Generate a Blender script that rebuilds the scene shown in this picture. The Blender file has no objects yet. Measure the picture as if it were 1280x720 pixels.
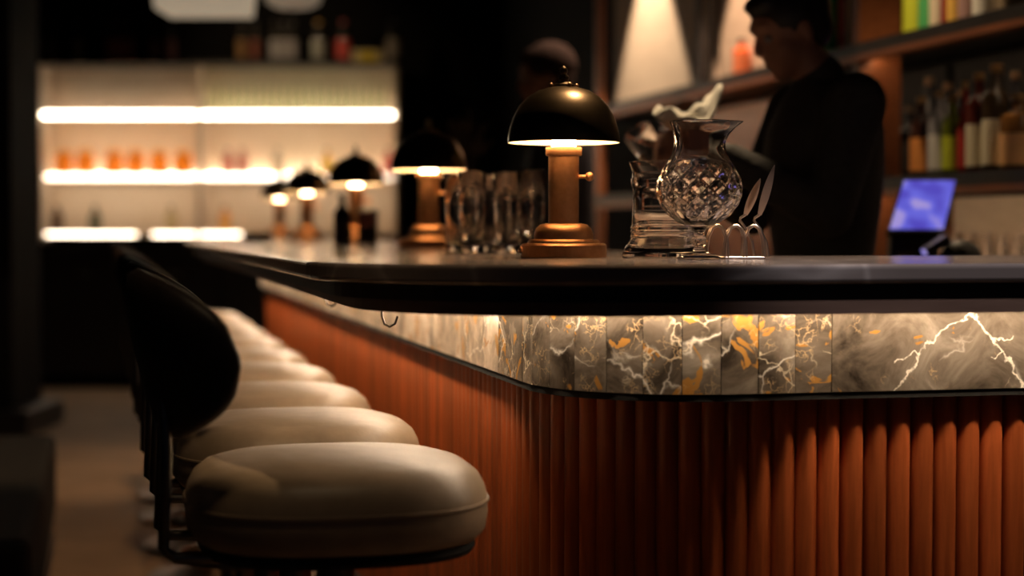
import bpy, bmesh, math, random
from mathutils import Vector, Matrix
random.seed(7)
sc = bpy.context.scene
col = sc.collection

# ------------------------------------------------------------------ camera
FPX = 2200.0                                   # focal length in pixels of the 1280 px wide frame
YAW = math.radians(13.05)                      # camera turned to the right of the bar's long side
PITCH = math.atan(75 / FPX)                    # looking slightly down: horizon at row 285
CAM = Vector((-0.712, -2.686, 1.135))
FW = Vector((math.sin(YAW), math.cos(YAW), 0)); RT = Vector((math.cos(YAW), -math.sin(YAW), 0)); UP = Vector((0, 0, 1))
cd = bpy.data.cameras.new('camera'); cam = bpy.data.objects.new('camera', cd); col.objects.link(cam)
cam.location = CAM
cam.rotation_euler = (math.pi / 2 - PITCH, 0, -YAW)
cd.sensor_width = 36; cd.lens = FPX / 1280 * 36
cd.dof.use_dof = True; cd.dof.focus_distance = 3.10; cd.dof.aperture_fstop = cd.lens / 35.0
cd.clip_start = 0.05; cd.clip_end = 60
sc.camera = cam

# ------------------------------------------------------------------ world, exposure
w = bpy.data.worlds.new('world'); sc.world = w; w.use_nodes = True
w.node_tree.nodes['Background'].inputs[0].default_value = (0.55, 0.65, 1.0, 1)
w.node_tree.nodes['Background'].inputs[1].default_value = 0.008
vs = sc.view_settings
vs.view_transform = 'Standard'; vs.look = 'None'; vs.exposure = 0.0; vs.gamma = 1.0; vs.use_curve_mapping = False

def at(lat, d, z=0.0):                         # point by distance along / across the viewing direction
    p = CAM + FW * d + RT * lat; return Vector((p.x, p.y, z))
def along(px, x):                              # y of the point on the plane X = x that shows at column px
    a = x - CAM.x; d = FPX * a * (math.cos(YAW) + math.tan(YAW) * math.sin(YAW)) / (px - (640 - FPX * math.tan(YAW)))
    return CAM.y + (d - a * math.sin(YAW)) / math.cos(YAW)
def on_front(px, py, y=0.0):                   # (x, z) of the point on the plane Y = y that shows at pixel (px, py)
    cu = math.cos(PITCH); su = math.sin(PITCH); k = (360 - py) / FPX
    d = (FW * cu - UP * su) + RT * ((px - 640) / FPX) + (FW * su + UP * cu) * k
    p = CAM + d * ((y - CAM.y) / d.y); return p.x, p.z

def light(name, kind, loc, power, color, parent=None, **kw):
    l = bpy.data.lights.new(name, kind); l.energy = power; l.color = color
    tgt = kw.pop('target', None)
    for k, v in kw.items(): setattr(l, k, v)
    o = bpy.data.objects.new(name, l); col.objects.link(o); o.location = loc; o.parent = parent
    if tgt is not None: o.rotation_euler = (Vector(tgt) - Vector(loc)).to_track_quat('-Z', 'Y').to_euler()
    return o
WARM = (1.0, 0.62, 0.30); WARM2 = (1.0, 0.72, 0.42)
# unseen spots above the picture; those for cloth and slab edge are added
light('unseen_spot', 'SPOT', (0.62, 0.95, 2.95), 230, WARM2, target=(0.28, 0.42, 1.08), spot_size=0.7, spot_blend=0.6, shadow_soft_size=0.02)
light('unseen_spot', 'SPOT', (-0.50, -0.60, 2.95), 34, WARM2, target=(-0.42, 0.25, 0.78), spot_size=0.42, spot_blend=0.8, shadow_soft_size=0.2)
light('unseen_spot', 'SPOT', (-0.75, 1.6, 2.95), 130, WARM, target=(-0.95, 3.6, 0), spot_size=0.62, spot_blend=0.8, shadow_soft_size=0.05)
light('unseen_spot', 'SPOT', (-0.75, 3.9, 2.95), 150, WARM, target=(-0.95, 5.6, 0), spot_size=0.62, spot_blend=0.8, shadow_soft_size=0.05)
light('unseen_spot', 'SPOT', (0.72, 2.1, 2.95), 190, WARM2, target=(0.64, 1.42, 1.38), spot_size=0.26, spot_blend=0.5, shadow_soft_size=0.02)  # added to brighten the bartender's hands and white cloth
light('unseen_spot', 'SPOT', (0.45, -0.80, 2.95), 170, (.96, .94, 1.0), target=(0.72, 0.05, 1.08), spot_size=0.60, spot_blend=0.6, shadow_soft_size=0.02)  # added to give the counter's front edge its sheen

# ------------------------------------------------------------------ materials
def M(name, base=(.5, .5, .5), rough=.5, metal=0., spec=.5, trans=0., ior=1.45, emis=None, estr=0., coat=0., alpha=1.):
    m = bpy.data.materials.new(name); m.use_nodes = True
    b = m.node_tree.nodes['Principled BSDF']; I = b.inputs
    I['Base Color'].default_value = (*base, 1); I['Roughness'].default_value = rough; I['Metallic'].default_value = metal
    I['Specular IOR Level'].default_value = spec; I['Transmission Weight'].default_value = trans; I['IOR'].default_value = ior
    I['Coat Weight'].default_value = coat
    if emis: I['Emission Color'].default_value = (*emis, 1); I['Emission Strength'].default_value = estr
    return m
def nd(m, t, **kw):
    n = m.node_tree.nodes.new(t)
    for k, v in kw.items():
        if k.startswith('i_'):
            key = k[2:]; key = int(key) if key.isdigit() else key.replace('_', ' ')
            n.inputs[key].default_value = v
        else: setattr(n, k, v)
    return n
def lk(m, a, b): m.node_tree.links.new(a, b)
def bs(m): return m.node_tree.nodes['Principled BSDF']
def ramp(m, src, stops):
    r = nd(m, 'ShaderNodeValToRGB'); e = r.color_ramp.elements
    while len(e) < len(stops): e.new(0.5)
    for k, (p, c) in enumerate(stops): e[k].position = p; e[k].color = (*c, 1) if len(c) == 3 else c
    lk(m, src, r.inputs[0]); return r.outputs[0]
def coords(m, scale=(1, 1, 1), rand=0.0, kind='Object'):
    tc = nd(m, 'ShaderNodeTexCoord'); mp = nd(m, 'ShaderNodeMapping'); mp.inputs['Scale'].default_value = scale
    lk(m, tc.outputs[kind], mp.inputs[0])
    if rand:
        oi = nd(m, 'ShaderNodeObjectInfo'); mu = nd(m, 'ShaderNodeMath', operation='MULTIPLY'); mu.inputs[1].default_value = rand
        lk(m, oi.outputs['Random'], mu.inputs[0]); cb = nd(m, 'ShaderNodeCombineXYZ')
        for k in range(3): lk(m, mu.outputs[0], cb.inputs[k])
        lk(m, cb.outputs[0], mp.inputs['Location'])
    return mp.outputs[0]
def noise(m, vec, scale=5, detail=4, rough=.55, dist=0.):
    n = nd(m, 'ShaderNodeTexNoise'); n.inputs['Scale'].default_value = scale; n.inputs['Detail'].default_value = detail
    n.inputs['Roughness'].default_value = rough; n.inputs['Distortion'].default_value = dist
    lk(m, vec, n.inputs['Vector']); return n.outputs[0]
def bump(m, h, strength=.3, dist=.01):
    b = nd(m, 'ShaderNodeBump'); b.inputs['Strength'].default_value = strength; b.inputs['Distance'].default_value = dist
    lk(m, h, b.inputs['Height']); lk(m, b.outputs[0], bs(m).inputs['Normal'])
def varied(name, c0, c1, scale=(6, 6, 6), nscale=3, rand=0., rough=.5, bstr=0., **kw):
    m = M(name, c0, rough, **kw); n = noise(m, coords(m, scale, rand), nscale)
    lk(m, ramp(m, n, [(.3, c0), (.7, c1)]), bs(m).inputs['Base Color'])
    if bstr: bump(m, n, bstr)
    return m

m_slat = varied('reddish_wood', (.64, .150, .040), (.46, .100, .025), (40, 40, 3), 3, 20, .34, spec=.5)
_hs = nd(m_slat, 'ShaderNodeHueSaturation'); _oi = nd(m_slat, 'ShaderNodeObjectInfo'); _mr = nd(m_slat, 'ShaderNodeMapRange'); _mr.inputs[3].default_value = .68; _mr.inputs[4].default_value = 1.22
_bc = bs(m_slat).inputs['Base Color']; lk(m_slat, _bc.links[0].from_socket, _hs.inputs['Color']); lk(m_slat, _oi.outputs['Random'], _mr.inputs[0]); lk(m_slat, _mr.outputs[0], _hs.inputs['Value']); lk(m_slat, _hs.outputs[0], _bc)
m_backwood = varied('orange_wood', (.33, .105, .035), (.2, .06, .02), (30, 3, 30), 2, 9, .4)
m_black = varied('black_paint', (.012, .010, .009), (.02, .016, .014), rough=.45)
m_matte = varied('matte_black', (.008, .007, .006), (.014, .012, .010), rough=.85)
m_lip = varied('dark_wood_lip', (.15, .085, .06), (.11, .06, .042), (3, 3, 30), 3, 0, .5)
m_wall = varied('dark_wall', (.006, .005, .0045), (.009, .0075, .007), rough=.8, spec=.1)
m_ceil = varied('dark_ceiling', (.010, .009, .008), (.015, .013, .012), rough=.9)
m_leather = varied('taupe_leather', (.44, .315, .205), (.36, .255, .165), (5, 5, 5), 4, 6, .42, .12)
m_leatherd = varied('dark_leather', (.028, .017, .013), (.018, .012, .009), (8, 8, 8), 4, 6, .5, .1)
m_brass = varied('aged_brass', (.50, .27, .15), (.40, .21, .105), (20, 20, 20), 4, 3, .42, metal=1.0)
m_shade = varied('dark_bronze', (.16, .10, .05), (.11, .07, .034), (9, 9, 9), 3, 3, .31, metal=1.0)
m_liner = M('cream_liner', (.85, .74, .55), .6)
m_bulb = M('lamp_bulb', (1, .9, .7), .4, emis=(1.0, .70, .40), estr=26)
m_steel = M('dark_steel', (.22, .2, .18), .3, metal=1.0)
m_bronze = M('bronze_metal', (.20, .12, .07), .4, metal=1.0)
m_chrome = M('polished_metal', (.60, .46, .36), .3, metal=1.0)
m_glass = M('clear_glass', (1.0, .97, .95), .01, trans=1.0, ior=1.40)
m_led = M('warm_led', (1, .9, .7), .5, emis=(1.0, .77, .54), estr=92)
m_ledshelf = M('shelf_led', (1, .95, .85), .5, emis=(1.0, .86, .66), estr=15)
m_ledsoft = M('orange_led', (1, .9, .7), .5, emis=(1.0, .72, .44), estr=10)

# counter stone: nearly black polished stone with faint grey veins
m_counter = M('dark_polished_stone', (.03, .028, .028), .13)
v = coords(m_counter, (1, 1, 1)); vo = nd(m_counter, 'ShaderNodeTexVoronoi', feature='DISTANCE_TO_EDGE'); vo.inputs['Scale'].default_value = 2.2
nz = nd(m_counter, 'ShaderNodeTexNoise'); nz.inputs['Scale'].default_value = 4; lk(m_counter, v, nz.inputs['Vector'])
mx = nd(m_counter, 'ShaderNodeMix', data_type='VECTOR'); mx.inputs[0].default_value = .35
lk(m_counter, v, mx.inputs[4]); lk(m_counter, nz.outputs[1], mx.inputs[5]); lk(m_counter, mx.outputs[1], vo.inputs['Vector'])
lk(m_counter, ramp(m_counter, vo.outputs[0], [(.0, (.27, .22, .20)), (.03, (.18, .14, .125)), (.2, (.145, .112, .10))]), bs(m_counter).inputs['Base Color'])

# fascia stone: grey brown marble with gold patches and white veins
def stone(name, rnd, lines=None, pale=0.0, lift=1.0):
    m = M(name, (.2, .16, .12), .14, spec=.6)
    c = coords(m, (1, 1, 1), rnd)
    n1 = noise(m, c, 9, 6, .62, .8)
    base = ramp(m, n1, [(p_, tuple(min(.8, q * lift) for q in c_)) for p_, c_ in [(.32, (.030, .022, .016)), (.45, (.11, .085, .062)), (.58, (.20, .16, .122)), (.74, (.36, .31, .25))]])
    # gold patches
    n2 = noise(m, c, 13, 3, .5, 1.6)
    gm = ramp(m, n2, [(.595 + pale, (0, 0, 0)), (.615 + pale, (1, 1, 1))])
    g = nd(m, 'ShaderNodeMix', data_type='RGBA'); lk(m, gm, g.inputs[0]); lk(m, base, g.inputs[6]); g.inputs[7].default_value = (.42, .20, .045, 1)
    out = g.outputs[2]
    # distorted voronoi veins, two sizes
    for sc_, wd, bl, cc in ((7, .013, .53, (.95, .86, .74)), (16, .016, .56, (.85, .70, .50)), (34, .028, .56, (.62, .42, .22))):
        nn = nd(m, 'ShaderNodeTexNoise'); nn.inputs['Scale'].default_value = sc_ * 1.1; nn.inputs['Detail'].default_value = 5; lk(m, c, nn.inputs['Vector'])
        ad = nd(m, 'ShaderNodeVectorMath', operation='MULTIPLY_ADD'); ad.inputs[1].default_value = (.16, .16, .16) if sc_ < 10 else (.08, .08, .08)
        lk(m, nn.outputs[1], ad.inputs[0]); lk(m, c, ad.inputs[2])
        vv = nd(m, 'ShaderNodeTexVoronoi', feature='DISTANCE_TO_EDGE'); vv.inputs['Scale'].default_value = sc_; lk(m, ad.outputs[0], vv.inputs['Vector'])
        f = ramp(m, vv.outputs[0], [(0, (1, 1, 1)), (wd, (.25, .25, .25)), (wd * 2.2, (0, 0, 0))])
        msk = ramp(m, noise(m, c, sc_ * .45, 3), [(bl - .05 + pale, (0, 0, 0)), (bl + .05 + pale, (1, 1, 1))])
        mu = nd(m, 'ShaderNodeMix', data_type='RGBA', blend_type='MULTIPLY'); mu.inputs[0].default_value = 1; lk(m, f, mu.inputs[6]); lk(m, msk, mu.inputs[7])
        mm = nd(m, 'ShaderNodeMix', data_type='RGBA'); lk(m, mu.outputs[2], mm.inputs[0]); lk(m, out, mm.inputs[6]); mm.inputs[7].default_value = (*cc, 1)
        out = mm.outputs[2]
    if lines:                                   # long single veins of this slab: (x0, z0, x1, z1, half width)
        tc = nd(m, 'ShaderNodeTexCoord')
        nn = nd(m, 'ShaderNodeTexNoise'); nn.inputs['Scale'].default_value = 45; nn.inputs['Detail'].default_value = 5; lk(m, tc.outputs['Object'], nn.inputs['Vector'])
        ad = nd(m, 'ShaderNodeVectorMath', operation='MULTIPLY_ADD'); ad.inputs[1].default_value = (.032, 0, .032); lk(m, nn.outputs[1], ad.inputs[0]); lk(m, tc.outputs['Object'], ad.inputs[2])
        sp = nd(m, 'ShaderNodeSeparateXYZ'); lk(m, ad.outputs[0], sp.inputs[0])
        def ma(op, a, b=None):
            n = nd(m, 'ShaderNodeMath', operation=op)
            for k, q in enumerate((a, b)):
                if q is None: continue
                if isinstance(q, (int, float)): n.inputs[k].default_value = q
                else: lk(m, q, n.inputs[k])
            return n.outputs[0]
        for (x0, z0, x1, z1, hw) in lines:
            x0 += .016; x1 += .016; z0 += .016; z1 += .016; hw *= .85
            L = math.hypot(x1 - x0, z1 - z0); ux, uz = (x1 - x0) / L, (z1 - z0) / L
            px_ = ma('SUBTRACT', sp.outputs[0], x0); pz_ = ma('SUBTRACT', sp.outputs[2], z0)
            t = ma('ADD', ma('MULTIPLY', px_, ux), ma('MULTIPLY', pz_, uz))
            tcl = ma('MINIMUM', ma('MAXIMUM', t, 0.), L)
            ex = ma('SUBTRACT', px_, ma('MULTIPLY', tcl, ux)); ez = ma('SUBTRACT', pz_, ma('MULTIPLY', tcl, uz))
            dd = ma('SQRT', ma('ADD', ma('MULTIPLY', ex, ex), ma('MULTIPLY', ez, ez)))
            fac = ramp(m, ma('DIVIDE', dd, hw), [(.25, (1, 1, 1)), (1.0, (0, 0, 0))])
            brk = ramp(m, noise(m, tc.outputs['Object'], 60, 3), [(.36, (.15, .15, .15)), (.5, (1, 1, 1))]); fm = nd(m, 'ShaderNodeMix', data_type='RGBA', blend_type='MULTIPLY'); fm.inputs[0].default_value = 1; lk(m, fac, fm.inputs[6]); lk(m, brk, fm.inputs[7]); fac = fm.outputs[2]
            mm = nd(m, 'ShaderNodeMix', data_type='RGBA'); lk(m, fac, mm.inputs[0]); lk(m, out, mm.inputs[6]); mm.inputs[7].default_value = (1.0, .90, .76, 1)
            out = mm.outputs[2]
    lk(m, out, bs(m).inputs['Base Color'])
    return m
def seg(pts, hw):
    q = [on_front(*p) for p in pts]
    return [(q[k][0], q[k][1], q[k + 1][0], q[k + 1][1], hw) for k in range(len(q) - 1)]
SLAB_LINES = (seg([(1112, 492), (1140, 462), (1160, 430), (1188, 408), (1212, 393)], .0026) + seg([(1214, 393), (1240, 424), (1262, 452), (1282, 490)], .0036)
              + seg([(1118, 453), (1142, 441), (1150, 445)], .0018) + seg([(1240, 424), (1254, 427), (1266, 419)], .0018) + seg([(1240, 452), (1256, 442)], .0014))
m_stone = stone('veined_brown_marble', 37.0)
m_stone_big = stone('grey_marble_slab', 0.0, SLAB_LINES, .09)
m_stone_lit = stone('veined_marble_painted_lit', 11.0, None, .0, 3.1); bs(m_stone_lit).inputs['Roughness'].default_value = .3  # marble colour lifted to stand in for strip glare on the left slabs

# floor
m_floor = M('brown_floor', (.2, .13, .08), .7, spec=.2)
n = noise(m_floor, coords(m_floor, (1, 1, 1)), 3, 5); lk(m_floor, ramp(m_floor, n, [(.3, (.17, .105, .062)), (.7, (.25, .165, .10))]), bs(m_floor).inputs['Base Color'])

# ------------------------------------------------------------------ mesh helpers
class MB:
    def __init__(s): s.v = []; s.f = []
    def add(s, vs_, fs): o = len(s.v); s.v += [tuple(p) for p in vs_]; s.f += [tuple(i + o for i in f) for f in fs]; return s
    def box(s, x0, x1, y0, y1, z0, z1):
        return s.add([(x0, y0, z0), (x1, y0, z0), (x1, y1, z0), (x0, y1, z0), (x0, y0, z1), (x1, y0, z1), (x1, y1, z1), (x0, y1, z1)],
                     [(3, 2, 1, 0), (4, 5, 6, 7), (0, 1, 5, 4), (1, 2, 6, 5), (2, 3, 7, 6), (3, 0, 4, 7)])
    def lathe(s, prof, n=24, c=(0, 0, 0), fr=None):
        vs_ = []; rings = []
        for (r, z) in prof:
            if r < 1e-6: rings.append([len(vs_)]); vs_.append((c[0], c[1], c[2] + z))
            else:
                rings.append(list(range(len(vs_), len(vs_) + n)))
                for k in range(n):
                    a = 2 * math.pi * k / n; q = fr(a, r, z) if fr else r
                    vs_.append((c[0] + q * math.cos(a), c[1] + q * math.sin(a), c[2] + z))
        fs = []
        for A, B in zip(rings, rings[1:]):
            for k in range(n):
                k2 = (k + 1) % n
                if len(A) == 1 and len(B) == 1: continue
                if len(A) == 1: fs.append((A[0], B[k2], B[k]))
                elif len(B) == 1: fs.append((A[k], A[k2], B[0]))
                else: fs.append((A[k], A[k2], B[k2], B[k]))
        return s.add(vs_, fs)
    def tube(s, path, r, n=8, closed=False, flat=1.0):
        P = [Vector(p) for p in path]; N = len(P); rr = r if isinstance(r, (list, tuple)) else [r] * N
        vs_ = []; prev = None
        for i in range(N):
            if closed: t = P[(i + 1) % N] - P[i - 1]
            else: t = P[min(i + 1, N - 1)] - P[max(i - 1, 0)]
            t.normalize()
            if prev is None: a = t.orthogonal().normalized()
            else: a = (prev - t * prev.dot(t)).normalized()
            prev = a; b = t.cross(a)
            for k in range(n):
                q = 2 * math.pi * k / n; vs_.append(P[i] + (a * math.cos(q) + b * math.sin(q) * flat) * rr[i])
        fs = []
        for i in range(N if closed else N - 1):
            j = (i + 1) % N
            for k in range(n):
                k2 = (k + 1) % n; fs.append((i * n + k, i * n + k2, j * n + k2, j * n + k))
        if not closed: fs.append(tuple(range(n - 1, -1, -1))); fs.append(tuple((N - 1) * n + k for k in range(n)))
        return s.add(vs_, fs)
    def ball(s, c, r, sq=(1, 1, 1), n=14, m=9):
        prof = [(r * math.sin(math.pi * k / m) if 0 < k < m else 0, -r * math.cos(math.pi * k / m)) for k in range(m + 1)]
        t = MB().lathe(prof, n); return s.add([(c[0] + x * sq[0], c[1] + y * sq[1], c[2] + z * sq[2]) for x, y, z in t.v], t.f)
    def prism(s, poly, z0, z1):
        n = len(poly)
        return s.add([(x, y, z0) for x, y in poly] + [(x, y, z1) for x, y in poly],
                     [tuple(range(n - 1, -1, -1)), tuple(range(n, 2 * n))] + [(k, (k + 1) % n, n + (k + 1) % n, n + k) for k in range(n)])
    def mesh(s, name, mat, smooth=None):
        me = bpy.data.meshes.new(name); me.from_pydata(s.v, [], s.f); me.update()
        bm = bmesh.new(); bm.from_mesh(me); bmesh.ops.recalc_face_normals(bm, faces=bm.faces)
        if smooth is not None:
            for f in bm.faces: f.smooth = True
            for e in bm.edges: e.smooth = len(e.link_faces) < 2 or e.calc_face_angle(0) < math.radians(smooth)
        bm.to_mesh(me); bm.free()
        if mat: me.materials.append(mat)
        return me
    def build(s, name, mat, parent=None, smooth=None, loc=None):
        o = bpy.data.objects.new(name, s.mesh(name, mat, smooth)); col.objects.link(o); o.parent = parent
        if loc is not None: o.location = loc
        return o
def put(me, name, parent=None, loc=(0, 0, 0), rz=0.):
    o = bpy.data.objects.new(name, me); col.objects.link(o); o.parent = parent; o.location = loc; o.rotation_euler = (0, 0, rz); return o
def tag(o, label, cat, group=None, kind=None):
    o['label'] = label; o['category'] = cat
    if group: o['group'] = group
    if kind: o['kind'] = kind
    return o
def thing(name, label, cat, loc=(0, 0, 0), rz=0., group=None):
    o = bpy.data.objects.new(name, None); o.empty_display_size = .05; col.objects.link(o); o.location = loc; o.rotation_euler = (0, 0, rz)
    return tag(o, label, cat, group)
def struct(o): o['kind'] = 'structure'; return o
def copy_tree(o, parent=None):
    c = o.copy(); col.objects.link(c); c.parent = parent
    for ch in list(o.children): copy_tree(ch, c)
    return c
def bevel(o, wdt, seg_=2, ang=40):
    b = o.modifiers.new('bevel', 'BEVEL'); b.width = wdt; b.segments = seg_; b.limit_method = 'ANGLE'; b.angle_limit = math.radians(ang); return o

# ------------------------------------------------------------------ room shell
o = struct(MB().box(-6, 3, -6, 14, -.1, 0).build('floor', m_floor)); tag(o, 'dark brown floor of the bar room', 'floor')
o = struct(MB().box(-6, 3, -2.2, 14, 3.0, 3.1).build('ceiling', m_ceil)); tag(o, 'black ceiling above the bar', 'ceiling')
o = struct(MB().box(2.06, 2.16, -2.2, 12, 0, 3.0).build('wall_right', m_wall)); tag(o, 'dark wall behind the bottle shelves', 'wall')
o = struct(MB().box(-6, -5.9, -2.2, 14, 0, 3.0).build('wall_left', m_wall)); tag(o, 'dark side wall of the room', 'wall')
wb = MB().box(-8.0, .2, 0, .1, 0, 3.0).build('wall_back', m_wall); p = at(0, 12.98); wb.location = p; wb.rotation_euler.z = -YAW
struct(wb); tag(wb, 'black wall behind the glowing shelf unit', 'wall')
# black column standing at the left of the glowing shelves
o = thing('column', 'black square column beside the glowing shelf unit', 'column', at(-3.085, 9.9), -YAW)
bevel(MB().box(-.38, .355, -.3, .3, .14, 3.0).build('shaft', m_wall, o), .01)
bevel(MB().box(-.46, .46, -.38, .38, 0, .14).build('plinth', m_black, o), .01)

# ------------------------------------------------------------------ bar
R0 = .28
def outline(off=0.0, n=14, R0=R0):
    pts = [(.36, 7.15), (.0, 5.6), (0, 4.0), (0, 2.0), (0, R0)]
    pts += [(R0 - R0 * math.cos(math.pi / 2 * k / n), R0 - R0 * math.sin(math.pi / 2 * k / n)) for k in range(1, n + 1)]
    pts += [(.9, 0), (1.62, 0)]
    out = []
    for i, p in enumerate(pts):
        a = Vector(pts[max(i - 1, 0)]); b = Vector(pts[min(i + 1, len(pts) - 1)])
        nrm = Vector((0, 0)); 
        for q, r in ((a, Vector(p)), (Vector(p), b)):
            if (r - q).length > 1e-9: d = (r - q).normalized(); nrm += Vector((d.y, -d.x))
        nrm.normalize(); out.append((p[0] + nrm.x * off, p[1] + nrm.y * off))
    return out
PATH = outline(0, 40)
PATHW = outline(0, 40, .45)                        # the wooden panel turns the corner more softly than the stone band
SEGL = [math.dist(a, b) for a, b in zip(PATH, PATH[1:])]; TOT = sum(SEGL)
TOTW = sum(math.dist(a, b) for a, b in zip(PATHW, PATHW[1:]))
def at_s(s, PATH=PATH):
    SEGL = [math.dist(a, b) for a, b in zip(PATH, PATH[1:])]; TOT = sum(SEGL)
    s = max(0, min(TOT - 1e-6, s)); k = 0
    while s > SEGL[k]: s -= SEGL[k]; k += 1
    a, b = Vector(PATH[k]), Vector(PATH[k + 1]); d = (b - a).normalized(); p = a + d * s
    return p, d, Vector((d.y, -d.x))
def sweep(mb, prof, s0, s1, step=.03, path=PATH):             # closed profile [(offset outward, z)] along the outline
    n = max(2, int((s1 - s0) / step) + 1); m_ = len(prof); vs_ = []; fs = []
    for i in range(n):
        p, d, nr = at_s(s0 + (s1 - s0) * i / (n - 1), path)
        for (o_, z) in prof: q = p + nr * o_; vs_.append((q.x, q.y, z))
    for i in range(n - 1):
        for k in range(m_): k2 = (k + 1) % m_; fs.append((i * m_ + k, i * m_ + k2, (i + 1) * m_ + k2, (i + 1) * m_ + k))
    fs.append(tuple(range(m_))); fs.append(tuple((n - 1) * m_ + k for k in range(m_ - 1, -1, -1)))
    return mb.add(vs_, fs)
S_BEND = SEGL[0]; S_CORNER = sum(SEGL[:4]); S_FRONT = S_CORNER + math.pi / 2 * R0
ZF0, ZF1 = .866, 1.0235                              # stone band
bar = thing('bar_panelling', 'curved bar front of reddish wooden slats under a band of veined marble', 'bar front', (0, 0, 0))
sweep(MB(), [(-.045, .0), (-.066, .0), (-.066, .853), (-.045, .853)], 0, TOTW, path=PATHW).build('backing_panel', m_matte, bar, 30)
sweep(MB(), [(-.003, .854), (-.14, .854), (-.14, .8655), (-.003, .8655)], 0, TOT).build('ledge_trim', m_matte, bar, 30)
sweep(MB(), [(.0, .0), (-.03, .0), (-.03, .09), (.0, .09)], 0, TOTW, path=PATHW).build('kick_plate', m_black, bar, 30)
PITCHS = .0425; rr = .0205
pr = [(rr * math.cos(math.pi * k / 9), -1.05 * rr * math.sin(math.pi * k / 9)) for k in range(10)]
slat_me = MB().prism([(x, y) for x, y in pr], .09, .854).mesh('slat', m_slat, 60)
ns = int(TOTW / PITCHS)
for k in range(ns):
    p, d, nr = at_s(PITCHS * (k + .5), PATHW); q = p - nr * .046
    put(slat_me, 'slat', bar, (q.x, q.y, 0), math.atan2(d.y, d.x))
# stone band: large slabs on the straight runs, narrow upright strips round the corner
xs = on_front(1040, 440)[0]; S_SLAB = S_FRONT + (xs - R0)
cuts = [0, S_BEND]; s = S_BEND
while s + .95 < S_CORNER - .30: s += .9; cuts.append(s)
cuts.append(S_CORNER - .22); nst = round((S_SLAB - cuts[-1]) / .064); c0 = cuts[-1]
for k in range(1, nst + 1): cuts.append(c0 + (S_SLAB - c0) * k / nst)
cuts.append(TOT)
for k, (a, b) in enumerate(zip(cuts, cuts[1:])):
    g = .0006; big = (b - a) > .2
    if big: mb = sweep(MB(), [(.0, ZF0), (-.018, ZF0), (-.018, ZF1), (.0, ZF1)], a + g, b - g, .3)
    else:
        (pa, d1, n1), (pb, d2, n2) = at_s(a + g), at_s(b - g); j = random.uniform(-.0012, .0012); j2 = random.uniform(-.0012, .0012)
        A, B = pa + n1 * j, pb + n2 * j2; A2, B2 = pa - n1 * .018, pb - n2 * .018
        mb = MB().prism([(A.x, A.y), (B.x, B.y), (B2.x, B2.y), (A2.x, A2.y)], ZF0, ZF1)
    mb.build('stone_panel', m_stone_big if k == len(cuts) - 2 else m_stone_lit if big else m_stone, bar)
# warm light strips hidden under the overhang: one along the stools, one along the front
def led_off(s):                                     # the strip runs closer to the stone round the corner
    u = min(1, max(0, (s - (S_CORNER - .35)) / .40)); v_ = min(1, max(0, (S_FRONT + .45 - s) / .55)); k = min(u, v_); k = k * k * (3 - 2 * k)
    return .075 * (1 - k) + .03 * k
vs_, fs = [], []; N_ = 150
for i in range(N_):
    s = .2 + (TOT - .25) * (i / (N_ - 1)); p, d, nr = at_s(s); o_ = led_off(s)
    for (e, z) in ((-.003, 1.0185), (.003, 1.0185), (.003, 1.0235), (-.003, 1.0235)): q = p + nr * (o_ + e); vs_.append((q.x, q.y, z))
for i in range(N_ - 1):
    for k in range(4): fs.append((i * 4 + k, i * 4 + (k + 1) % 4, i * 4 + 4 + (k + 1) % 4, i * 4 + 4 + k))
MB().add(vs_, fs).build('light_strip', m_led, bar)

def top_poly(xl, yf, r, xi=.52, yi=.56, xr=1.62, n=16):
    P = [(xi, 7.32), (.16 + (xl + .385), 7.32), (-.02 + (xl + .385), 7.2), (xl + .11, 5.9), (xl + .03, 5.3), (xl, 4.7)]
    P += [(xl + r - r * math.cos(math.pi / 2 * k / n), yf + r - r * math.sin(math.pi / 2 * k / n)) for k in range(n + 1)]
    P += [(xr, yf), (xr, yi)]
    r2 = .12; P += [(xi + r2 - r2 * math.sin(math.pi / 2 * k / 6), yi + r2 - r2 * math.cos(math.pi / 2 * k / 6)) for k in range(7)]
    return P
ct = thing('bar_counter', 'long dark polished stone counter top with a rounded corner', 'counter')
bevel(MB().prism(top_poly(-.385, -.194, .44), 1.050, 1.080).build('stone_top', m_counter, ct), .007, 3)
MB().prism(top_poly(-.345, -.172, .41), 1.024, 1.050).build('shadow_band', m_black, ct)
OA, OB = top_poly(-.315, -.190, .40)[1:24], top_poly(-.285, -.165, .375)[1:24]
lp_ = MB(); nn_ = len(OA)
lp_.add([(x, y, z) for z in (1.0035, 1.024) for P_ in (OA, OB) for (x, y) in P_],
        [q for k in range(nn_ - 1) for q in ((k, k + 1, nn_ + k + 1, nn_ + k), (2 * nn_ + k, 3 * nn_ + k, 3 * nn_ + k + 1, 2 * nn_ + k + 1), (k, 2 * nn_ + k, 2 * nn_ + k + 1, k + 1), (nn_ + k, nn_ + k + 1, 3 * nn_ + k + 1, 3 * nn_ + k))]
        + [(0, nn_, 3 * nn_, 2 * nn_), (nn_ - 1, 3 * nn_ - 1, 4 * nn_ - 1, 2 * nn_ - 1)])
lp_.build('wood_lip', m_lip, ct)
# bag hooks under the overhang
def hook(px, y, lab):
    x = -.235; h = thing('bag_hook', lab, 'hook', (x, y, 1.0235))
    MB().box(-.018, .018, -.012, .012, -.004, 0).build('plate', m_steel, h)
    MB().tube([(-.013, 0, -.004), (-.0135, 0, -.04), (-.009, 0, -.053), (0, 0, -.058), (.009, 0, -.053), (.0135, 0, -.04)], .0022, 8).build('hook_wire', m_steel, h, 60)
hk = [(487, 'thin metal bag hook under the counter near the rounded corner'), (414, 'thin metal bag hook under the counter further along from the rounded corner')]
for px_, lab in hk: hook(px_, along(px_, -.235), lab)

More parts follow.
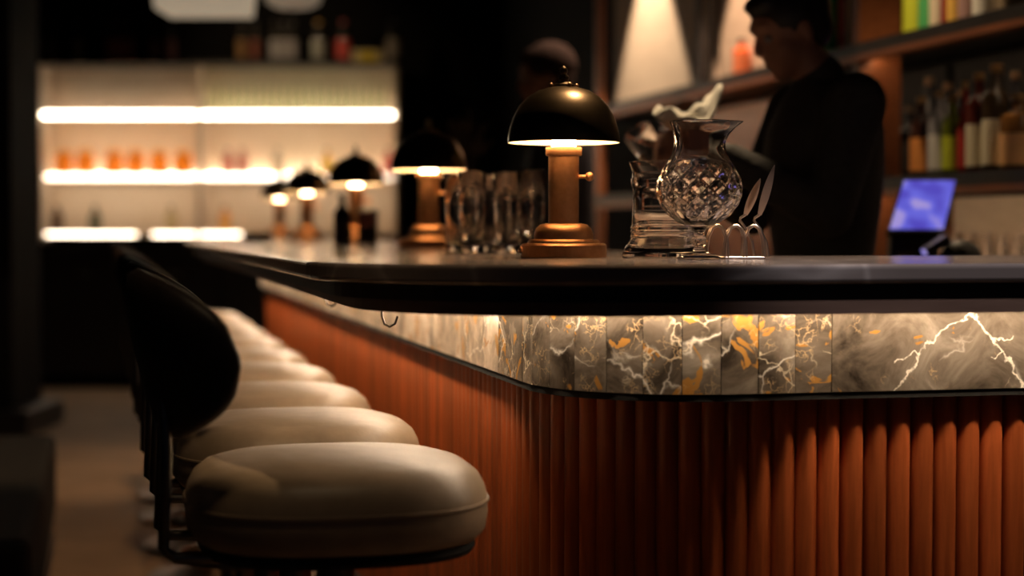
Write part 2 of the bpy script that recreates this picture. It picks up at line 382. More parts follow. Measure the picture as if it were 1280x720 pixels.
# ------------------------------------------------------------------ stools
def make_stool():
    st = thing('bar_stool', '', 'stool')
    rx, ry, ex = .232, .24, 2.7
    def plan(a, r, z):
        c_, s_ = abs(math.cos(a)), abs(math.sin(a)); return r / ((c_ / rx) ** ex + (s_ / ry) ** ex) ** (1 / ex)
    prof = [(0, .660), (.80, .655), (.93, .660), (.985, .675), (1.0, .70), (.995, .722), (.978, .739), (.94, .756), (.87, .769), (.75, .777), (.5, .783), (.25, .786), (0, .787)]
    cu = MB().lathe(prof, 56, fr=plan).build('seat_cushion', m_leather, st, 60)
    q = [(plan(2 * math.pi * k / 56, 1, 0) * .997 * math.cos(2 * math.pi * k / 56), plan(2 * math.pi * k / 56, 1, 0) * .997 * math.sin(2 * math.pi * k / 56), .718) for k in range(56)]
    MB().tube(q, .0035, 6, True).build('piping', m_leather, cu, 60)
    MB().lathe([(0, .640), (.9, .640), (.92, .648), (.9, .660), (0, .660)], 40, fr=plan).build('seat_pan', m_matte, st, 40)
    # curved backrest: a half moon shell wrapped round the rear of the seat
    vs_, fs = [], []; NT, NS = 29, 16; th = math.radians(53.5); rb = .275; zc, H = .945, .125
    for i in range(NT):
        t = -1 + 2 * i / (NT - 1); t = max(-.999, min(.999, t)); a = math.pi + t * th; h = H * math.sqrt(1 - t * t) ** .95 + .004; tk = .026 * (1 - abs(t) ** 6) + .004
        for k in range(NS):
            u = 2 * math.pi * k / NS; cx = math.copysign(abs(math.cos(u)) ** .6, math.cos(u)) * tk; cz = math.copysign(abs(math.sin(u)) ** .8, math.sin(u)) * h
            lean = -.05 * (cz / H) * .5
            rd = rb + cx - lean; vs_.append((rd * math.cos(a), rd * math.sin(a), zc + cz))
    for i in range(NT - 1):
        for k in range(NS): k2 = (k + 1) % NS; fs.append((i * NS + k, i * NS + k2, (i + 1) * NS + k2, (i + 1) * NS + k))
    fs.append(tuple(range(NS))); fs.append(tuple((NT - 1) * NS + k for k in range(NS)))
    bk = MB().add(vs_, fs).build('backrest', m_leatherd, st, 70)
    for sy in (-.10, .10):
        MB().tube([(-.17, sy, .642), (-.25, sy, .646), (-.268, sy, .66), (-.262, sy, .80), (-.266, sy, .90)], .009, 8).build('back_post', m_steel, st, 60)
    MB().lathe([(0, .06), (.030, .06), (.030, .642), (0, .642)], 20).build('pedestal', m_steel, st, 40)
    MB().lathe([(0, 0), (.215, 0), (.222, .008), (.218, .018), (.16, .032), (.07, .05), (.04, .075), (.030, .10), (0, .10)], 40).build('base', m_bronze, st, 40)
    fr = MB().tube([(.175 * math.cos(a), .175 * math.sin(a), .30) for a in [2 * math.pi * k / 32 for k in range(32)]], .010, 8, True)
    for k in range(3): a = 2 * math.pi * k / 3; fr.tube([(.02 * math.cos(a), .02 * math.sin(a), .30), (.175 * math.cos(a), .175 * math.sin(a), .30)], .007, 8)
    fr.build('foot_ring', m_steel, st, 60)
    return st
ORD = ['first', 'second', 'third', 'fourth', 'fifth', 'sixth', 'seventh', 'eighth', 'ninth']
stool0 = make_stool()
for k in range(9):
    s_ = stool0 if k == 0 else copy_tree(stool0)
    s_.location = (-.362, .054 + .60 * k, 0); s_.rotation_euler.z = [0, .03, -.02, .04, -.03, .02, 0, .03, -.02][k]
    s_['label'] = 'taupe leather bar stool with curved dark back, %s from the rounded bar corner' % ORD[k]; s_['group'] = 'bar stools along the counter'

# ------------------------------------------------------------------ table lamps
ZC = 1.0803
def make_lamp():
    t = thing('table_lamp', '', 'lamp')
    b = MB().lathe([(0, 0), (.0806, 0), (.0812, .003), (.0806, .022), (.077, .0256), (.068, .0262), (.067, .030), (.0635, .033), (.0556, .0335), (.0556, .044), (.052, .054), (.044, .0610), (.033, .0635), (0, .0635)], 48).build('base', m_brass, t, 35)
    MB().ball((-.079, -.016, .013), .007).build('screw', m_brass, b, 60)
    MB().lathe([(0, .06), (.0286, .06), (.0286, .192), (0, .192)], 36).build('stem', m_brass, t, 40)
    MB().lathe([(0, .190), (.033, .190), (.034, .192), (.034, .2045), (.033, .2060), (0, .2060)], 36).build('collar', m_brass, t, 40)
    MB().lathe([(0, .206), (.023, .206), (.023, .232), (.018, .240), (0, .243)], 24).build('bulb', m_bulb, t, 40)
    for k in range(3):
        a = .5 + k * 2.094; 
    so = [(.1055, .2146), (.1052, .222), (.1025, .238), (.0955, .262), (.084, .283), (.068, .300), (.048, .312), (.025, .3185), (.010, .320)]
    si = [(r - .0022 if r > .02 else r, z - .0022 if z > .22 else z) for r, z in so]
    sh = MB().lathe(so + [(0, .320)], 56).build('shade', m_shade, t, 50)
    MB().lathe([(.1055, .2146)] + si + [(0, .3175)], 56).build('shade_liner', m_liner, sh, 50)
    fi = MB().lathe([(0, .319), (.020, .319), (.0205, .323), (.012, .327), (.0085, .330), (.0105, .335), (.0085, .340), (.0055, .343), (.0075, .348), (.006, .354), (0, .359)], 20).build('finial', m_shade, sh, 45)
    for k in range(4): a = .4 + math.pi / 2 * k; fi2 = MB().ball((.026 * math.cos(a), .026 * math.sin(a), .3215), .0045, n=10, m=6).build('rivet', m_brass, sh, 60)
    MB().tube([(.0, 0, .243), (0, 0, .318)], .0035, 8).build('shade_rod', m_brass, t, 60)
    kb = MB().tube([(.028, 0, .151), (.046, 0, .151)], .0035, 8); kb.ball((.0485, 0, .151), .0085); kb.build('switch_knob', m_brass, t, 60)
    light('lamp_light', 'POINT', (0, 0, .262), 2.1, (1.0, .66, .38), t, shadow_soft_size=.02)
    return t
lamp0 = make_lamp()
LP = [(.13, .517, 'bronze mushroom lamp on the counter beside the cut glass jug'), (.167, 2.13, 'bronze mushroom lamp behind the group of tall clear glasses, second from the jug'),
      (.19, 3.74, 'bronze mushroom lamp, third from the cut glass jug along the counter'), (.19, 5.34, 'bronze mushroom lamp, fourth from the cut glass jug along the counter'), (.22, 6.94, 'bronze mushroom lamp at the far end of the counter')]
for k, (x, y, lab) in enumerate(LP):
    L = lamp0 if k == 0 else copy_tree(lamp0)
    L.location = (x, y, ZC); L.rotation_euler.z = -YAW; L['label'] = lab; L['group'] = 'mushroom lamps along the counter'

# ------------------------------------------------------------------ glass on the counter
# footed cut glass jug with a pouring lip
JUG = at(.322, 3.03)
def jug():
    out = [(.0, 0), (.036, 0), (.0375, .003), (.034, .007), (.020, .011), (.011, .016), (.009, .022), (.0125, .027), (.0155, .032), (.0125, .037), (.009, .042), (.010, .050), (.017, .056)]
    n = 26
    zb = [.056 + (.172 - .056) * k / n for k in range(1, n + 1)]
    def rb(z):
        pts = [(.056, .017), (.063, .034), (.076, .053), (.095, .068), (.112, .0735), (.124, .0745), (.138, .072), (.155, .063), (.172, .0525)]
        for (a, ra), (b, rb_) in zip(pts, pts[1:]):
            if a <= z <= b + 1e-9: return ra + (rb_ - ra) * (z - a) / (b - a)
        return .05
    out += [(rb(z), z) for z in zb] + [(.0475, .182), (.0445, .193), (.0435, .204), (.0445, .216), (.047, .227), (.0505, .235), (.0515, .2375)]
    inn = [(.0500, .2385), (.0475, .234), (.0445, .226), (.0415, .214), (.0405, .203), (.0415, .192), (.0445, .182), (.049, .172), (.059, .155), (.0675, .138), (.070, .124), (.069, .112), (.0635, .096), (.049, .079), (.030, .068), (0, .064)]
    def fr(a, r, z):
        q = r
        if .06 < z < .162 and r == rb(z):                       # diamond cutting
            u = a / (2 * math.pi) * 13; v_ = (z - .06) / .104 * 3.2
            g = min(abs(((u + v_) % 1) - .5), abs(((u - v_) % 1) - .5)); g = min(1, abs(g) / .5)
            d1 = abs(((u + v_ + .5) % 1) - .5); d2 = abs(((u - v_ + .5) % 1) - .5)
            q -= .0036 * (max(0, 1 - d1 / .16) + max(0, 1 - d2 / .16)) * min(1, (z - .06) / .012, (.162 - z) / .01)
        if z > .19:                                              # lip
            f = (z - .19) / .048; da = math.atan2(math.sin(a - .12), math.cos(a - .12)); q += .026 * f * f * math.exp(-(da / .42) ** 2)
        return q
    MBx = MB().lathe(out + inn, 130, fr=fr)
    return MBx
j = jug().build('glass_jug', m_glass, None, 70, JUG + Vector((0, 0, ZC))); j.rotation_euler.z = -YAW
tag(j, 'footed cut glass jug with diamond pattern and pouring lip on the counter', 'jug')
# tall mixing glass with bands and spread foot, behind the jug
mg = at(.278, 3.26)
prof = [(0, 0), (.073, 0), (.075, .003), (.070, .016), (.061, .030), (.0575, .036), (.0595, .039), (.0575, .042), (.0575, .046), (.0595, .049), (.0575, .052), (.0595, .056), (.0565, .060), (.0555, .09), (.0545, .125), (.0575, .134), (.0585, .142), (.0555, .150), (.0555, .158), (.060, .170), (.062, .177),
        (.0595, .177), (.0575, .170), (.0525, .158), (.0525, .148), (.0515, .125), (.0525, .09), (.0525, .02), (.050, .014), (0, .012)]
o = MB().lathe(prof, 64).build('mixing_glass', m_glass, None, 60, mg + Vector((0, 0, ZC)))
tag(o, 'wide clear glass vessel with ringed foot, half hidden behind the cut glass jug', 'glass')
# tall glasses between the lamps
prof = [(0, 0), (.027, 0), (.0285, .003), (.0305, .10), (.033, .185), (.0325, .1865), (.0315, .185), (.029, .10), (.0265, .016), (.024, .013), (0, .012)]
tg = MB().lathe(prof, 32).mesh('tall_glass', m_glass, 50)
for k, (px_, d_) in enumerate(((572, 4.35), (590, 4.10), (612, 4.40), (634, 4.15), (651, 4.45), (664, 4.02))):
    o = put(tg, 'tall_glass', None, at((px_ - 640) / FPX * d_, d_, ZC))
    tag(o, 'tall straight clear glass standing on the counter between two lamps', 'glass', 'tall glasses between the lamps')
# metal rack with arched hoops and two pointed tongs leaning in it
rk = thing('metal_rack', 'small metal rack of three upright hoops beside the cut glass jug', 'rack', at(.384, 3.095, ZC), -YAW)
for k, hx in enumerate((-.020, .012, .044)):
    pts = [(hx - .021, 0, .003), (hx - .0205, 0, .02), (hx - .018, 0, .038), (hx - .011, 0, .054), (hx, 0, .060), (hx + .009, 0, .053), (hx + .0145, 0, .036), (hx + .0165, 0, .018), (hx + .0165, 0, .003)]
    MB().tube(pts, .0024, 8).build('hoop', m_chrome, rk, 60)
    MB().tube([(x, .028, z) for x, y, z in pts], .0024, 8).build('hoop', m_chrome, rk, 60)
for y_ in (0, .028): MB().tube([(-.043, y_, .0025), (.0615, y_, .0025)], .0025, 8).build('base_rail', m_chrome, rk, 60)
for x_ in (-.041, .060): MB().tube([(x_, 0, .0025), (x_, .028, .0025)], .0025, 8).build('cross_rail', m_chrome, rk, 60)
def tongs(px, off, hgt, lab):
    t = thing('bar_tongs', lab, 'tongs', at(.384, 3.095, ZC) + RT * px + FW * .014, -YAW)
    MB().tube([(.022 * off, 0, .004), (.018 * off, 0, .03), (.006, 0, .055), (-.004, 0, .068), (-.002, 0, .073), (.006, 0, .078)], .0025, 8).build('handle', m_chrome, t, 60)
    vs_ = []; n = 12
    for i in range(n + 1):
        u = i / n; cx = .006 + .026 * u; cz = .078 + hgt * u; wd = .014 * math.sin(math.pi * min(1, .12 + .88 * u)) ** .8 * (1 if u < .98 else .1) + .0008
        for (sx, sy) in ((-1, 0), (0, -.0018), (1, 0), (0, .0018)): vs_.append((cx + sx * wd * .55, sy * 1.0 + (-.6 * wd if sx < 0 else .6 * wd if sx > 0 else 0), cz - sx * wd * .18))
    fs = [(i * 4 + k, i * 4 + (k + 1) % 4, i * 4 + 4 + (k + 1) % 4, i * 4 + 4 + k) for i in range(n) for k in range(4)] + [(3, 2, 1, 0), tuple(n * 4 + k for k in range(4))]
    MB().add(vs_, fs).build('blade', m_chrome, t, 50)
tongs(.022, 1.0, .064, 'pair of metal tongs with pointed blade, shorter of two in the hoop rack')
tongs(.047, 1.0, .088, 'pair of metal tongs with pointed blade, taller of two in the hoop rack')

# saucers stacked further along the counter
sau = MB().lathe([(0, 0), (.035, 0), (.062, .009), (.064, .011), (.060, .011), (.034, .004), (0, .004)], 28).mesh('saucer', M('white_china', (.72, .66, .58), .25), 50)
sp_ = at((321 - 640) / FPX * 7.3, 7.3)
for k in range(4): tag(put(sau, 'saucer', None, (sp_.x, sp_.y, ZC + .0092 * k)), 'white saucer in the small stack near the far lamps', 'saucer', 'stacked white saucers')

# ------------------------------------------------------------------ bottles
_mats = {}
def cm(c, rough=.35, trans=0.):
    k = (c, rough, trans)
    if k not in _mats: _mats[k] = M('bottle_colour_%d' % len(_mats), c, rough, trans=trans)
    return _mats[k]
def bottle(loc, lab, h=.30, r=.038, glass=(.02, .03, .015), label=(.7, .6, .45), cap=(.03, .02, .02), trans=0., label_h=(.12, .5), group=None, n=20, style=0, cat='bottle', rz=0.):
    t = thing('bottle', lab, cat, loc, rz, group)
    sh = {0: [(.0, 0), (.96, 0), (1, .015), (1, .60), (.85, .68), (.42, .76), (.36, .80), (.36, .94), (0, .94)],
          1: [(.0, 0), (.96, 0), (1, .02), (1, .66), (.9, .72), (.5, .76), (.34, .80), (.34, .93), (0, .93)],
          2: [(.0, 0), (.9, 0), (1, .02), (1.0, .45), (.7, .62), (.38, .74), (.32, .94), (0, .94)]}[style]
    MB().lathe([(a * r, b * h) for a, b in sh], n).build('glass_body', cm(glass, .12, trans), t, 45)
    MB().lathe([(.4 * r, .92 * h), (.44 * r, .925 * h), (.44 * r, 1.0 * h), (0, 1.0 * h)], 12).build('cap', cm(cap, .4), t, 45)
    if label: MB().lathe([(1.0 * r + .0002, label_h[0] * h), (1.012 * r + .0003, label_h[0] * h), (1.012 * r + .0003, label_h[1] * h), (1.0 * r + .0002, label_h[1] * h)], n).build('paper_label', cm(label, .6), t, 45)
    return t

# ------------------------------------------------------------------ bottle shelves on the right
XB0, XB1 = 1.67, 2.02
bb = thing('bottle_shelving', 'orange brown wooden bottle shelving along the wall behind the bar', 'shelving')
YA, YE = .70, 5.82
m_cream = varied('cream_panel', (.70, .56, .42), (.60, .47, .35), (2, 2, 8), 3, 0, .6)
for z0 in (1.675, 1.235):
    MB().box(XB0 + .01, XB1, YA, YE, z0 + .02, z0 + .06).build('shelf_board', m_black, bb)
    MB().box(XB0, XB0 + .05, YA, YE, z0, z0 + .02).build('shelf_lip', m_backwood, bb)
    MB().box(XB0 + .06, XB0 + .075, YA, YE, z0 + .010, z0 + .02).build('light_strip', m_ledsoft, bb)
POSTS = [.70, along(1074, XB0 + .03), along(876, XB0 + .03), 5.78]
for k, y in enumerate(POSTS): bevel(MB().box(XB0 + .012, XB0 + (.16 if k < 2 else .05), y - .03, y + .03, .95, 2.99).build('upright', m_backwood if k != 2 else m_black, bb), .003)
for k in range(3):
    y0, y1 = POSTS[k] + .03, POSTS[k + 1] - .03
    xp = XB1 if k == 0 else XB0 + .10
    MB().box(xp, xp + .03, y0, y1, 1.7355, 2.99).build('back_panel', m_cream if k else m_matte, bb)
    MB().box(XB1, XB1 + .03, y0, y1, 1.2955, 1.675).build('back_panel', m_matte if k < 2 else m_backwood, bb)
    MB().box(XB1, XB1 + .03, y0, y1, .951, 1.235).build('back_panel', m_cream if k == 0 else m_backwood, bb)
bk = thing('back_counter', 'dark cabinet run with a worktop below the bottle shelving', 'counter')
MB().box(1.52, 2.05, YA, YE, .90, .95).build('worktop', m_black, bk)
for k in range(7):
    y0 = YA + k * .72; d_ = MB().box(1.545, 1.565, y0 + .01, y0 + .71, .10, .89).build('cabinet_door', m_matte, bk)
    MB().box(1.535, 1.545, y0 + .30, y0 + .42, .80, .81).build('handle', m_steel, d_)
MB().box(1.565, 2.05, YA, YE, .0, .90).build('cabinet_body', m_matte, bk)
for y_, pw, c_ in ((5.16, 190, (1.0, .75, .52)), (3.74, 190, (1.0, .66, .44))):
    light('shelf_spot', 'SPOT', (1.455, y_, 2.9), pw, c_, bb, target=(1.455, y_, 1.0), spot_size=1.07, spot_blend=.12, shadow_soft_size=.02)
light('shelf_spot', 'SPOT', (1.40, 2.15, 2.93), 95, WARM2, bb, target=(1.74, 2.1, 1.76), spot_size=1.0, spot_blend=.5, shadow_soft_size=.03)  # added spot to brighten the upper bottles and shelf lips

UPZ, LOZ = 1.7355, 1.2955
UPPER = [(1040, (.03, .45, .10), (.05, .5, .12), 'bright green bottle next to the wooden upright on the upper shelf', .036),
         (1053, (.35, .03, .02), (.6, .05, .04), 'small red bottle beside the green one on the upper shelf', .020),
         (1063, (.55, .42, .28), (.85, .70, .50), 'cream labelled bottle by the wooden upright on the upper shelf', .022),
         (1140, (.25, .33, .02), (.62, .68, .04), 'lime yellow bottle on the upper shelf', .034),
         (1157, (.03, .30, .06), (.10, .5, .16), 'dark green bottle beside the lime yellow one on the upper shelf', .028),
         (1170, (.6, .5, .36), (.9, .78, .58), 'slim cream bottle on the upper shelf', .026),
         (1181, (.14, .01, .01), (.32, .02, .02), 'deep red slim bottle on the upper shelf', .018),
         (1192, (.7, .36, .04), (.95, .58, .12), 'golden yellow bottle on the upper shelf', .026),
         (1208, (.32, .15, .12), (.5, .3, .28), 'dusky pink bottle on the upper shelf', .030),
         (1236, (.85, .8, .7), (1., .95, .86), 'broad white bottle on the upper shelf', .052),
         (1262, (.02, .02, .02), (.3, .22, .14), 'black bottle with brown label on the upper shelf', .036)]
for px_, g, l_, lab, r_ in UPPER:
    x = XB0 + (.085 if px_ > 1100 else .05); bottle((x, along(px_, x), UPZ), lab, .30, r_, g, l_, label_h=(.02, .55), style=random.choice((0, 1)))
LOWER = [(1150, (.05, .02, .015), (.85, .32, .08), 'bottle with red and orange label on the lower shelf', .28, .034, 0),
         (1172, (.25, .24, .26), (.75, .70, .68), 'clear bottle with white label on the lower shelf', .29, .032, 0),
         (1189, (.10, .12, .01), (.62, .70, .04), 'bottle with lime green label on the lower shelf', .27, .030, 0),
         (1205, (.25, .01, .01), (.55, .04, .03), 'slim red bottle on the lower shelf', .31, .022, 2),
         (1222, (.10, .02, .015), (.95, .82, .60), 'dark red bottle with cream label on the lower shelf', .33, .036, 1),
         (1243, (.05, .03, .015), (.95, .85, .62), 'brown bottle with round cream label on the lower shelf', .35, .038, 1),
         (1272, (.16, .07, .02), (.95, .52, .22), 'squat amber bottle with orange label on the lower shelf', .24, .052, 1)]
for px_, g, l_, lab, h_, r_, stl in LOWER:
    x = XB0 + .075; bottle((x, along(px_, x), LOZ), lab, h_ * .86, r_, g, l_, label_h=(.06, .48), style=stl, cap=(.25, .14, .05))
for k, px_ in enumerate((1136, 1160, 1183, 1202, 1223, 1246, 1268)):
    x = XB0 + .215; bottle((x, along(px_, x), LOZ), 'dark bottle in the rear row of the lower shelf', .24 + .028 * ((k * 3) % 4), .034, (.02, .018, .02), (.10, .08, .07), (.22, .13, .07), group='rear row of dark bottles on the lower shelf')
# far bay objects
for px_, c, lab in ((926, (.85, .16, .05), 'small red glowing jar at the far end of the upper shelf'),):
    x = XB0 + .06; bottle((x, along(px_, x), UPZ), lab, .14, .034, c, (.9, .25, .10), label_h=(.05, .6), style=1)
# rows of glasses on the back counter
gl = MB().lathe([(0, 0), (.028, 0), (.030, .003), (.036, .17), (.0365, .172), (.034, .172), (.0285, .014), (0, .012)], 20).mesh('bar_glass', m_glass, 50)
for r_ in range(2):
    for k in range(9):
        x = 1.80 + .09 * r_; tag(put(gl, 'bar_glass', None, (x, 1.74 + .092 * k, .9508)), 'clear glass standing in rows on the back counter by the wall', 'glass', 'glasses on the back counter')
# point of sale terminal
m_scr = M('blue_screen', (.02, .02, .05), .3, emis=(.15, .15, .9), estr=.8)
vv = nd(m_scr, 'ShaderNodeTexNoise'); vv.inputs['Scale'].default_value = 14; vv.inputs['Detail'].default_value = 1; lk(m_scr, coords(m_scr), vv.inputs['Vector'])
lk(m_scr, ramp(m_scr, vv.outputs[0], [(.40, (.09, .07, .60)), (.55, (.16, .16, .85)), (.62, (.42, .34, .80))]), bs(m_scr).inputs['Emission Color'])
pz = thing('till_terminal', 'black till terminal with a glowing blue tilted screen', 'till', at((1148 - 640) / FPX * 4.75, 4.75, .9508), -YAW)
bevel(MB().box(-.09, .07, -.07, .09, 0, .02).build('foot', m_black, pz), .006)
bevel(MB().box(-.075, .055, -.005, .05, .02, .19).build('stand', m_black, pz), .008)
vs_ = [(-.095, -.045, .175), (.060, -.045, .175), (.118, .055, .318), (-.032, .055, .318)]
nn = Vector((0, .82, -.57)) * .022
MB().add([Vector(p) for p in vs_] + [Vector(p) + nn for p in vs_], [(0, 1, 2, 3), (7, 6, 5, 4), (0, 4, 5, 1), (1, 5, 6, 2), (2, 6, 7, 3), (3, 7, 4, 0)]).build('screen_case', m_black, pz)
cen = sum((Vector(p) for p in vs_), Vector()) / 4
MB().add([cen + (Vector(p) - cen) * .93 - nn * .06 for p in vs_], [(0, 1, 2, 3)]).build('screen', m_scr, pz)
MB().box(-.06, -.01, -.0065, -.005, .06, .12).build('printer_slot', m_lip, pz)
cr = thing('card_reader', 'small black card reader with a blue lit screen lying by the till', 'card reader', at((1180 - 640) / FPX * 4.6, 4.6, .9508), -YAW)
rb_ = MB().box(-.06, .09, -.035, .035, .0, .03).build('body', m_black, cr); rb_.rotation_euler.y = -.0
MB().tube([(.0, 0, .03), (.01, 0, .09), (.03, 0, .14)], .012, 8).build('stand', m_black, cr, 60)
hd = MB(); hd.add([(-.055, -.03, .13), (.0, -.03, .165), (.0, .03, .165), (-.055, .03, .13), (-.048, -.03, .112), (.012, -.03, .148), (.012, .03, .148), (-.048, .03, .112)], [(0, 1, 2, 3), (7, 6, 5, 4), (0, 4, 5, 1), (1, 5, 6, 2), (2, 6, 7, 3), (3, 7, 4, 0)])
hd.build('reader_head', m_black, cr)
MB().add([(-.0555, -.027, .128), (-.0495, -.027, .114), (-.0495, .027, .114), (-.0555, .027, .128)], [(0, 1, 2, 3)]).build('reader_screen', m_scr, cr)
MB().ball((.045, 0, .11), .05, (1.1, .8, .9)).build('cover', m_black, cr, 60)
sb = thing('pump_bottle', 'small pale dispenser bottle on the back counter beside the till', 'bottle', at((1067 - 640) / FPX * 4.8, 4.8, .9508))
m_pale = cm((.75, .72, .6), .25)
MB().lathe([(0, 0), (.020, 0), (.022, .01), (.022, .115), (.018, .13), (.008, .14), (.008, .152), (0, .152)], 20).build('body', m_pale, sb, 45)
MB().lathe([(0, .150), (.010, .150), (.016, .165), (.017, .185), (.011, .205), (0, .208)], 16).build('pump_head', m_pale, sb, 50)

# ------------------------------------------------------------------ glowing shelf unit at the back
D2 = 12.5; PXM = FPX / D2
def sx(px): return (px - 273.5) / PXM
def sz(py): return CAM.z + (285 - py) / PXM
su = thing('shelf_unit', 'wide cream back lit shelf unit with bright light strips', 'shelving', at((273.5 - 640) / PXM, D2), -YAW)
WL, WR = sx(50), sx(497)
m_backlit = varied('cream_shelf_back', (.80, .66, .50), (.74, .60, .44), (2, 2, 2), 3, 0, .6)
m_shelfedge = varied('pale_shelf', (.62, .50, .38), (.55, .44, .33), (3, 3, 3), 3, 0, .5)
MB().box(WL, WR, .30, .32, sz(293), sz(78)).build('back_panel', m_backlit, su)
for x0, x1 in ((WL, WL + .02), (WR - .02, WR)): MB().box(x0, x1, 0, .30, sz(303), sz(78)).build('side_panel', m_shelfedge, su)
MB().box(sx(247), sx(251), .0, .30, sz(303), sz(80)).build('divider', m_shelfedge, su)
MB().box(WL - .02, WR + .02, -.03, .32, sz(82), sz(78)).build('top_board', m_black, su)
LEV = [(144, [(55, 246), (253, 492)], 1.5), (221, [(58, 245), (251, 348), (348, 490)], 1.0), (293, [(58, 170), (191, 245), (251, 301)], 1.0)]
m_led2 = M('shelf_led_low', (1, .95, .85), .5, emis=(1.0, .80, .60), estr=8)
m_leddim = M('shelf_led_dim', (1, .95, .85), .5, emis=(1.0, .72, .5), estr=2.0)
for py, runs, k_ in LEV:
    MB().box(WL + .02, WR - .02, .01, .30, sz(py) - .012, sz(py) + .012).build('shelf_board', m_shelfedge, su)
    for a, b in runs:
        MB().box(sx(a), sx(b), -.012, .01, sz(py) - .010 * k_, sz(py) + .010 * k_).build('light_strip', m_leddim if (a, py) == (348, 221) else m_ledshelf if py == 144 else m_led2, su)
    if py < 290: MB().box(WL + .03, sx(246), .24, .255, sz(py) + .0125, sz(py) + .026).build('added_rear_wash', m_led2 if py == 144 else m_ledshelf, su); MB().box(sx(252), WR - .03, .24, .255, sz(py) + .0125, sz(py) + .026).build('added_rear_wash', m_led2 if py == 144 else m_ledshelf, su)  # strips added out of sight behind the boards to wash the back panel
for zt, k_ in ((sz(144) - .012, 0), (sz(221) - .012, 1)):
    for a, b in ((WL + .03, sx(246)), (sx(252), WR - .03)):
        MB().box(a, b, .10, .15, zt - .0025, zt - .0003).build('added_under_wash', m_led2 if k_ else m_leddim, su)  # flat, practically unseen strips added to brighten the bays below
bc = thing('base_cabinet', 'low dark cabinet below the glowing shelf unit', 'cabinet', at((273.5 - 640) / PXM, D2), -YAW)
MB().box(WL, WR, .0, .46, 0, sz(303) - .001).build('cabinet_body', m_wall, bc)
for k in range(4):
    x0 = WL + .02 + k * (WR - WL - .02) / 4; d_ = MB().box(x0, x0 + (WR - WL - .02) / 4 - .02, -.02, .0, .1, sz(303) - .04).build('cabinet_door', m_black, bc)
    MB().box(x0 + .25, x0 + .35, -.03, -.02, .8, .815).build('handle', m_steel, d_)
def shelf_pt(px, py, dy=.13):
    p = su.location + Vector((RT * sx(px))) + FW * dy; return Vector((p.x, p.y, sz(py) + .0125))
cup = MB().lathe([(0, 0), (.018, 0), (.020, .003), (.022, .09), (.0225, .11), (.021, .11), (.018, .008), (0, .008)], 14).mesh('shelf_glass', m_glass, 50)
for k in range(22): tag(put(cup, 'shelf_glass', None, shelf_pt(62 + 8.4 * k, 144, .08)), 'small clear glass in the row above the upper light strip, column side', 'glass', 'glass row on the upper back shelf, column side')
m_gg = M('pale_green_glass', (.75, .9, .6), .05, trans=.85)
cup2 = MB().lathe([(0, 0), (.017, 0), (.019, .003), (.019, .11), (.009, .15), (.008, .20), (0, .20)], 14).mesh('green_bottle', m_gg, 50)
for k in range(22): tag(put(cup2, 'green_bottle', None, shelf_pt(260 + 10.4 * k, 144, .10)), 'small pale green bottle in the row on the upper back shelf', 'bottle', 'pale green bottles on the upper back shelf')
for k, px_ in enumerate((76, 103, 139, 166, 195, 226)):
    t = thing('orange_jar', 'orange filled jar on the middle glowing shelf', 'jar', shelf_pt(px_, 221, .12), 0, 'orange jars on the middle back shelf')
    MB().lathe([(0, 0), (.064, 0), (.068, .01), (.068, .12), (.046, .152), (.044, .158), (0, .158)], 18).build('jar_body', M('orange_liquid_%d' % k, (1.0, .36, .04), .2, trans=.6), t, 45)
    MB().lathe([(0, .158), (.047, .158), (.047, .185), (0, .185)], 18).build('jar_lid', cm((.9, .5, .12), .4), t, 45)
for px_, py, c, lab in ((282, 221, (.55, .12, .10), 'red bottle on the middle glowing shelf by the divider'), (300, 221, (.5, .15, .12), 'dull red bottle on the middle glowing shelf'),
                        (345, 221, (.6, .5, .36), 'tan bottle on the middle glowing shelf'), (407, 221, (.9, .5, .05), 'golden yellow bottle on the middle glowing shelf behind the lamps'),
                        (66, 293, (.10, .06, .04), 'short dark bottle on the bottom glowing shelf beside the column'), (114, 293, (.05, .06, .03), 'dark green bottle on the bottom glowing shelf'),
                        (210, 293, (.55, .42, .2), 'tan bottle on the bottom glowing shelf'), (278, 293, (.95, .40, .08), 'orange bottle on the bottom glowing shelf by the divider'),
                        (484, 221, (.65, .06, .06), 'bright red bottle at the end of the middle glowing shelf')):
    bottle(shelf_pt(px_, py), lab, .19, .04, c, tuple(min(1, q * 1.3) for q in c), label_h=(.1, .5), style=1, n=14)
TOPZ = sz(78) + .0008
def top_pt(px, dy=.12): p = su.location + RT * sx(px) + FW * dy; return Vector((p.x, p.y, TOPZ))
